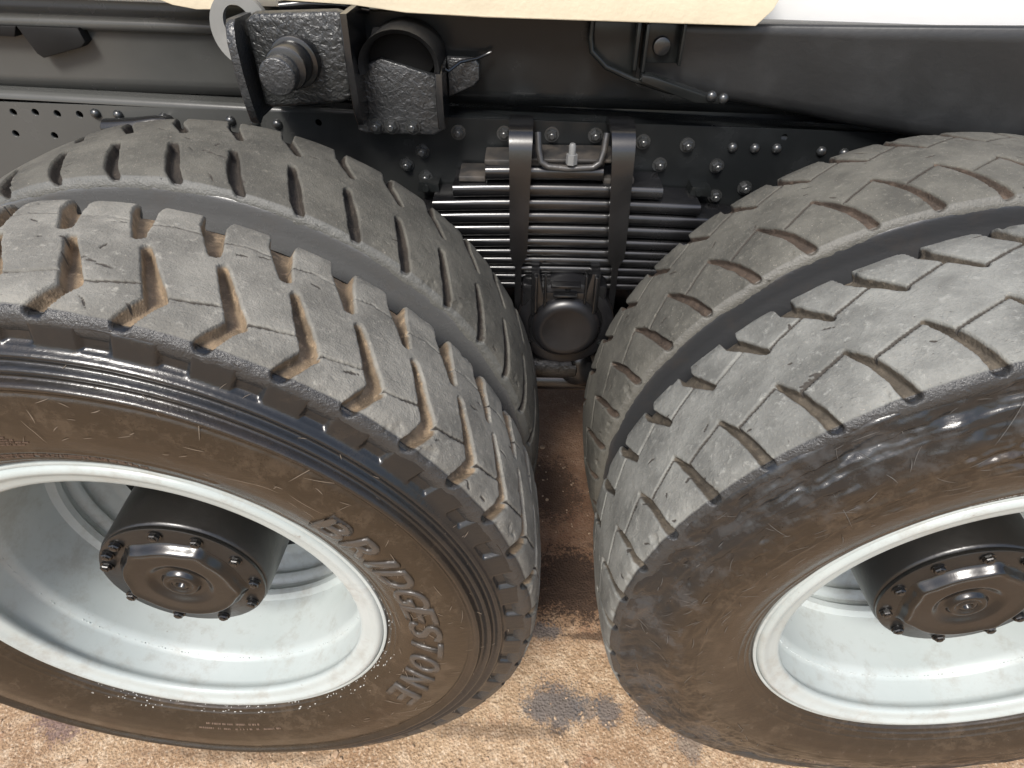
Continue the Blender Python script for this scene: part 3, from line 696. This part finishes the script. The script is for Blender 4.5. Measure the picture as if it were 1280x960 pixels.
# --- spare pin bracket, upper left
pb = bpy.data.objects.new('pin_bracket', None); COL.objects.link(pb); put(pb, (-.43, .58, .60), truck)
def wavy(outline, y0, y1, mat, name, parent, bev=.004):
    bm = bmesh.new(); prism(bm, outline, y0, y1, bev); return from_bm(name, bm, mat, parent, angle=50)
wavy([(-.494, .662), (-.494, .548), (-.482, .5425), (-.37, .552), (-.352, .560), (-.345, .672), (-.36, .676), (-.48, .672)][::-1], .548, .57, BLKR, 'face_plate', pb, .006)
bm = bmesh.new()      # side cheek leaning forwards, seen edge on
prism(bm, [(.520, .660), (.512, .640), (.511, .60), (.516, .56), (.524, .528), (.532, .524), (.545, .530), (.64, .530), (.64, .665), (.53, .668)], -.512, -.499, .002)
for v in bm.verts: v.co = Vector((v.co.y, v.co.x, v.co.z))
from_bm('side_cheek', bm, BLKS, pb, angle=50)
bm = bmesh.new()
prism(bm, [(.535, .675), (.530, .62), (.535, .54), (.545, .520), (.64, .520), (.64, .675)], -.351, -.340, .002)
for v in bm.verts: v.co = Vector((v.co.y, v.co.x, v.co.z))
from_bm('side_cheek', bm, BLK2, pb, angle=50)
bm = bmesh.new(); rcyl(bm, -.428, .612, .492, .55, .030, 32, .004); rcyl(bm, -.427, .612, .528, .55, .036, 32, .003); from_bm('collar', bm, BLK2, pb)
bm = bmesh.new(); rcyl(bm, -.434, .607, .468, .53, .0255, 40, .003); from_bm('pin', bm, BLKS, pb, angle=50)
# eye lug behind the bracket: a flat ring with an open eye
bm = bmesh.new(); n = 44; cxr, czr = -.520, .642; O, I = [], []
for k in range(n):
    a = 2*math.pi*k/n; ro = .046; ri = .021
    if math.sin(a) < 0 and math.cos(a) > -.2: ro = .050+.035*(-math.sin(a))*max(0, math.cos(a)+.2)
    O.append((cxr+ro*math.cos(a), czr+ro*1.12*math.sin(a))); I.append((cxr+ri*math.cos(a)-.003, czr+ri*1.15*math.sin(a)+.010))
rows = []
for y in (.592, .604): rows.append(([bm.verts.new((x, y, z)) for x, z in O], [bm.verts.new((x, y, z)) for x, z in I]))
for k in range(n):
    k2 = (k+1) % n; (O0, I0), (O1, I1) = rows
    bm.faces.new((O0[k], O0[k2], I0[k2], I0[k])); bm.faces.new((O1[k], I1[k], I1[k2], O1[k2])); bm.faces.new((O0[k], O1[k], O1[k2], O0[k2])); bm.faces.new((I0[k], I0[k2], I1[k2], I1[k]))
from_bm('eye_lug', bm, m_paint('grey_black_paint', (.20, .20, .19), .5), pb, angle=40)
bm = bmesh.new(); tube(bm, [(-.46, .61, .672), (-.42, .62, .674), (-.38, .63, .672), (-.33, .64, .664)], [.006, .010, .010, .006], 12); from_bm('top_weld', bm, BLK2, pb)
# gusset plate right of it with three bolts
gp = wavy([(-.362, .590), (-.362, .497), (-.35, .492), (-.236, .491), (-.222, .498), (-.220, .508), (-.220, .580), (-.262, .592), (-.31, .606)], .590, .604, BLKS, 'gusset_plate', truck, .003)
for x in (-.335+.012, -.297, -.262):
    copy_at(mesh_nut, (x-.008, .5895, .505), gp, (0, random.random(), 0))
bm = bmesh.new(); prism(bm, [(.560, .592), (.556, .56), (.560, .51), (.64, .51), (.64, .60), (.575, .60)], -.224, -.213, .002)
for v in bm.verts: v.co = Vector((v.co.y, v.co.x, v.co.z))
from_bm('vertical_rib', bm, BLK2, truck, angle=50)
wavy([(-.212, .600), (-.212, .540), (-.170, .558), (-.160, .568), (-.160, .590), (-.166, .598)][::-1], .632, .644, BLKS, 'small_gusset', truck, .002)
# hollow bent cup above the gusset
bm = bmesh.new(); n = 18; Rg = []
for j, (y, sc) in enumerate(((.565, .90), (.560, 1.0), (.60, 1.0), (.655, 1.0), (.655, .85), (.60, .86), (.570, .86))):
    Rg.append([bm.verts.new((-.278+.062*sc*math.cos(math.pi*(k/(n-1))*1.15-.25), y, .600+.052*sc*math.sin(math.pi*(k/(n-1))*1.15-.25))) for k in range(n)])
for A, B in zip(Rg, Rg[1:]+Rg[:1]):
    for k in range(n-1): bm.faces.new((A[k], A[k+1], B[k+1], B[k]))
from_bm('curved_cover', bm, m_paint('flat_black_paint', (.006, .006, .006), .6, spec=.3), truck)
bm = bmesh.new(); prism(bm, [(-.34, .60), (-.335, .585), (-.245, .575), (-.232, .59), (-.226, .60), (-.235, .635), (-.27, .648), (-.32, .645)], .60, .612, .002); from_bm('backing_plate', bm, m_paint('cavity_shade_black', (.004, .004, .004), .7, spec=.15), truck)  # shade of the cavity put into the colour of this near-black plate
bar('thin_wire', [(-.214, .600, .590), (-.208, .605, .586), (-.19, .62, .596), (-.165, .635, .598), (-.150, .645, .602), (-.140, .645, .606)], .0028, BLK2, 8)
# angle brackets, upper centre
bar('bracket_rim', [(.018, .635, .655), (.017, .632, .63), (.020, .630, .612), (.045, .628, .590), (.09, .626, .573), (.15, .625, .556), (.215, .628, .547), (.225, .635, .546)], [.0045]*8, BLK, 10)
bm = bmesh.new(); prism(bm, [(.020, .652), (.020, .612), (.045, .590), (.09, .573), (.09, .652)], .638, .648, .001); from_bm('angle_bracket', bm, BLK, truck)
bm = bmesh.new(); box(bm, (.089, .630, .622), (.006, .03, .068), .0015); box(bm, (.102, .628, .620), (.005, .034, .068), .0015)
box(bm, (.160, .632, .624), (.005, .024, .060), .0015); box(bm, (.131, .642, .624), (.058, .006, .060), .002)
prism(bm, [(.10, .585), (.118, .583), (.235, .548), (.235, .543), (.19, .545), (.10, .575)], .60, .63, .002); ab = from_bm('channel_bracket', bm, BLK, truck)
bm = bmesh.new(); rcyl(bm, .130, .620, .628, .64, .014, 24, .003); from_bm('boss', bm, BLK2, ab)
for p_ in ((.235, .602, .552), (.215, .60, .556)):
    copy_at(riv, p_, ab)

# --- black moulded guard, upper right
GM = m_paint('matte_black_guard', (.010, .0105, .011), .4, .08, 70, spec=.6)
bm = bmesh.new(); cols = []
CS = [(.10, .6615, .540, .648), (.189, .655, .537, .648), (.284, .645, .530, .650), (.379, .632, .518, .652), (.46, .615, .507, .655), (.57, .590, .496, .660), (.72, .555, .487, .667), (.954, .50, .485, .675), (1.3, .42, .480, .686)]
xs_ = np.linspace(.10, 1.3, 60); cc_ = np.array(CS)
for x in xs_:
    y, zb, zt = (float(np.interp(x, cc_[:, 0], cc_[:, k])) for k in (1, 2, 3))
    sec = [(y+.05, zb+.004), (y+.03, zb-.002), (y+.014, zb), (y+.006, zb+.004), (y+.001, zb+.012), (y, zb+.024)] + [(y-.0002*k, zb+.024+(zt-zb-.028)*k/8) for k in range(1, 9)] + [(y+.002, zt), (y+.010, zt), (y+.010, zb+.03), (y+.05, zb+.012)]
    cols.append([bm.verts.new((x, a_, b_)) for a_, b_ in sec])
for A, B in zip(cols, cols[1:]):
    for k in range(len(A)): bm.faces.new((A[k], A[(k+1) % len(A)], B[(k+1) % len(A)], B[k]))
bm.faces.new(cols[0]); bm.faces.new(cols[-1][::-1])
from_bm('mudguard_panel', bm, GM, truck, angle=60)

# --- deck board and body panel above the chassis
bm = bmesh.new(); prism(bm, [(-1.7, .684), (-.72, .682), (-.67, .672), (-.635, .660), (-.60, .655), (-.57, .656), (-.545, .668), (-.50, .672), (-.36, .668), (-.28, .660), (-.16, .658), (.250, .6585), (.270, .680), (.30, .76), (-1.7, .76)][::-1], .607, .70, .002)
tilt(from_bm('deck_board', bm, CREAM, truck))
bm = bmesh.new(); box(bm, (.2, .80, .93), (3.6, .04, .62), .004); from_bm('body_panel', bm, WHITE, truck)
bm = bmesh.new(); box(bm, (.2, 1.35, .78), (3.6, 1.06, .06), .004); from_bm('body_floor', bm, BLK2, truck)
# far rail and far tyres: dark shapes behind the gap
bm = bmesh.new(); box(bm, (-.15, 1.50, .36), (2.9, .07, .30), .01); from_bm('chassis_rail', bm, BLK2, truck)
for cx in (-WX, WX):
    for y0 in (1.62, 1.93):
        revolve('tyre', cx, y0, [(.0, .31), (-.02, .34), (-.03, .42), (-.01, .50), (.0, .53), (.03, .543), (.17, .543), (.2, .53), (.21, .50), (.23, .42), (.22, .34), (.2, .31)], SW_R, truck, 96)
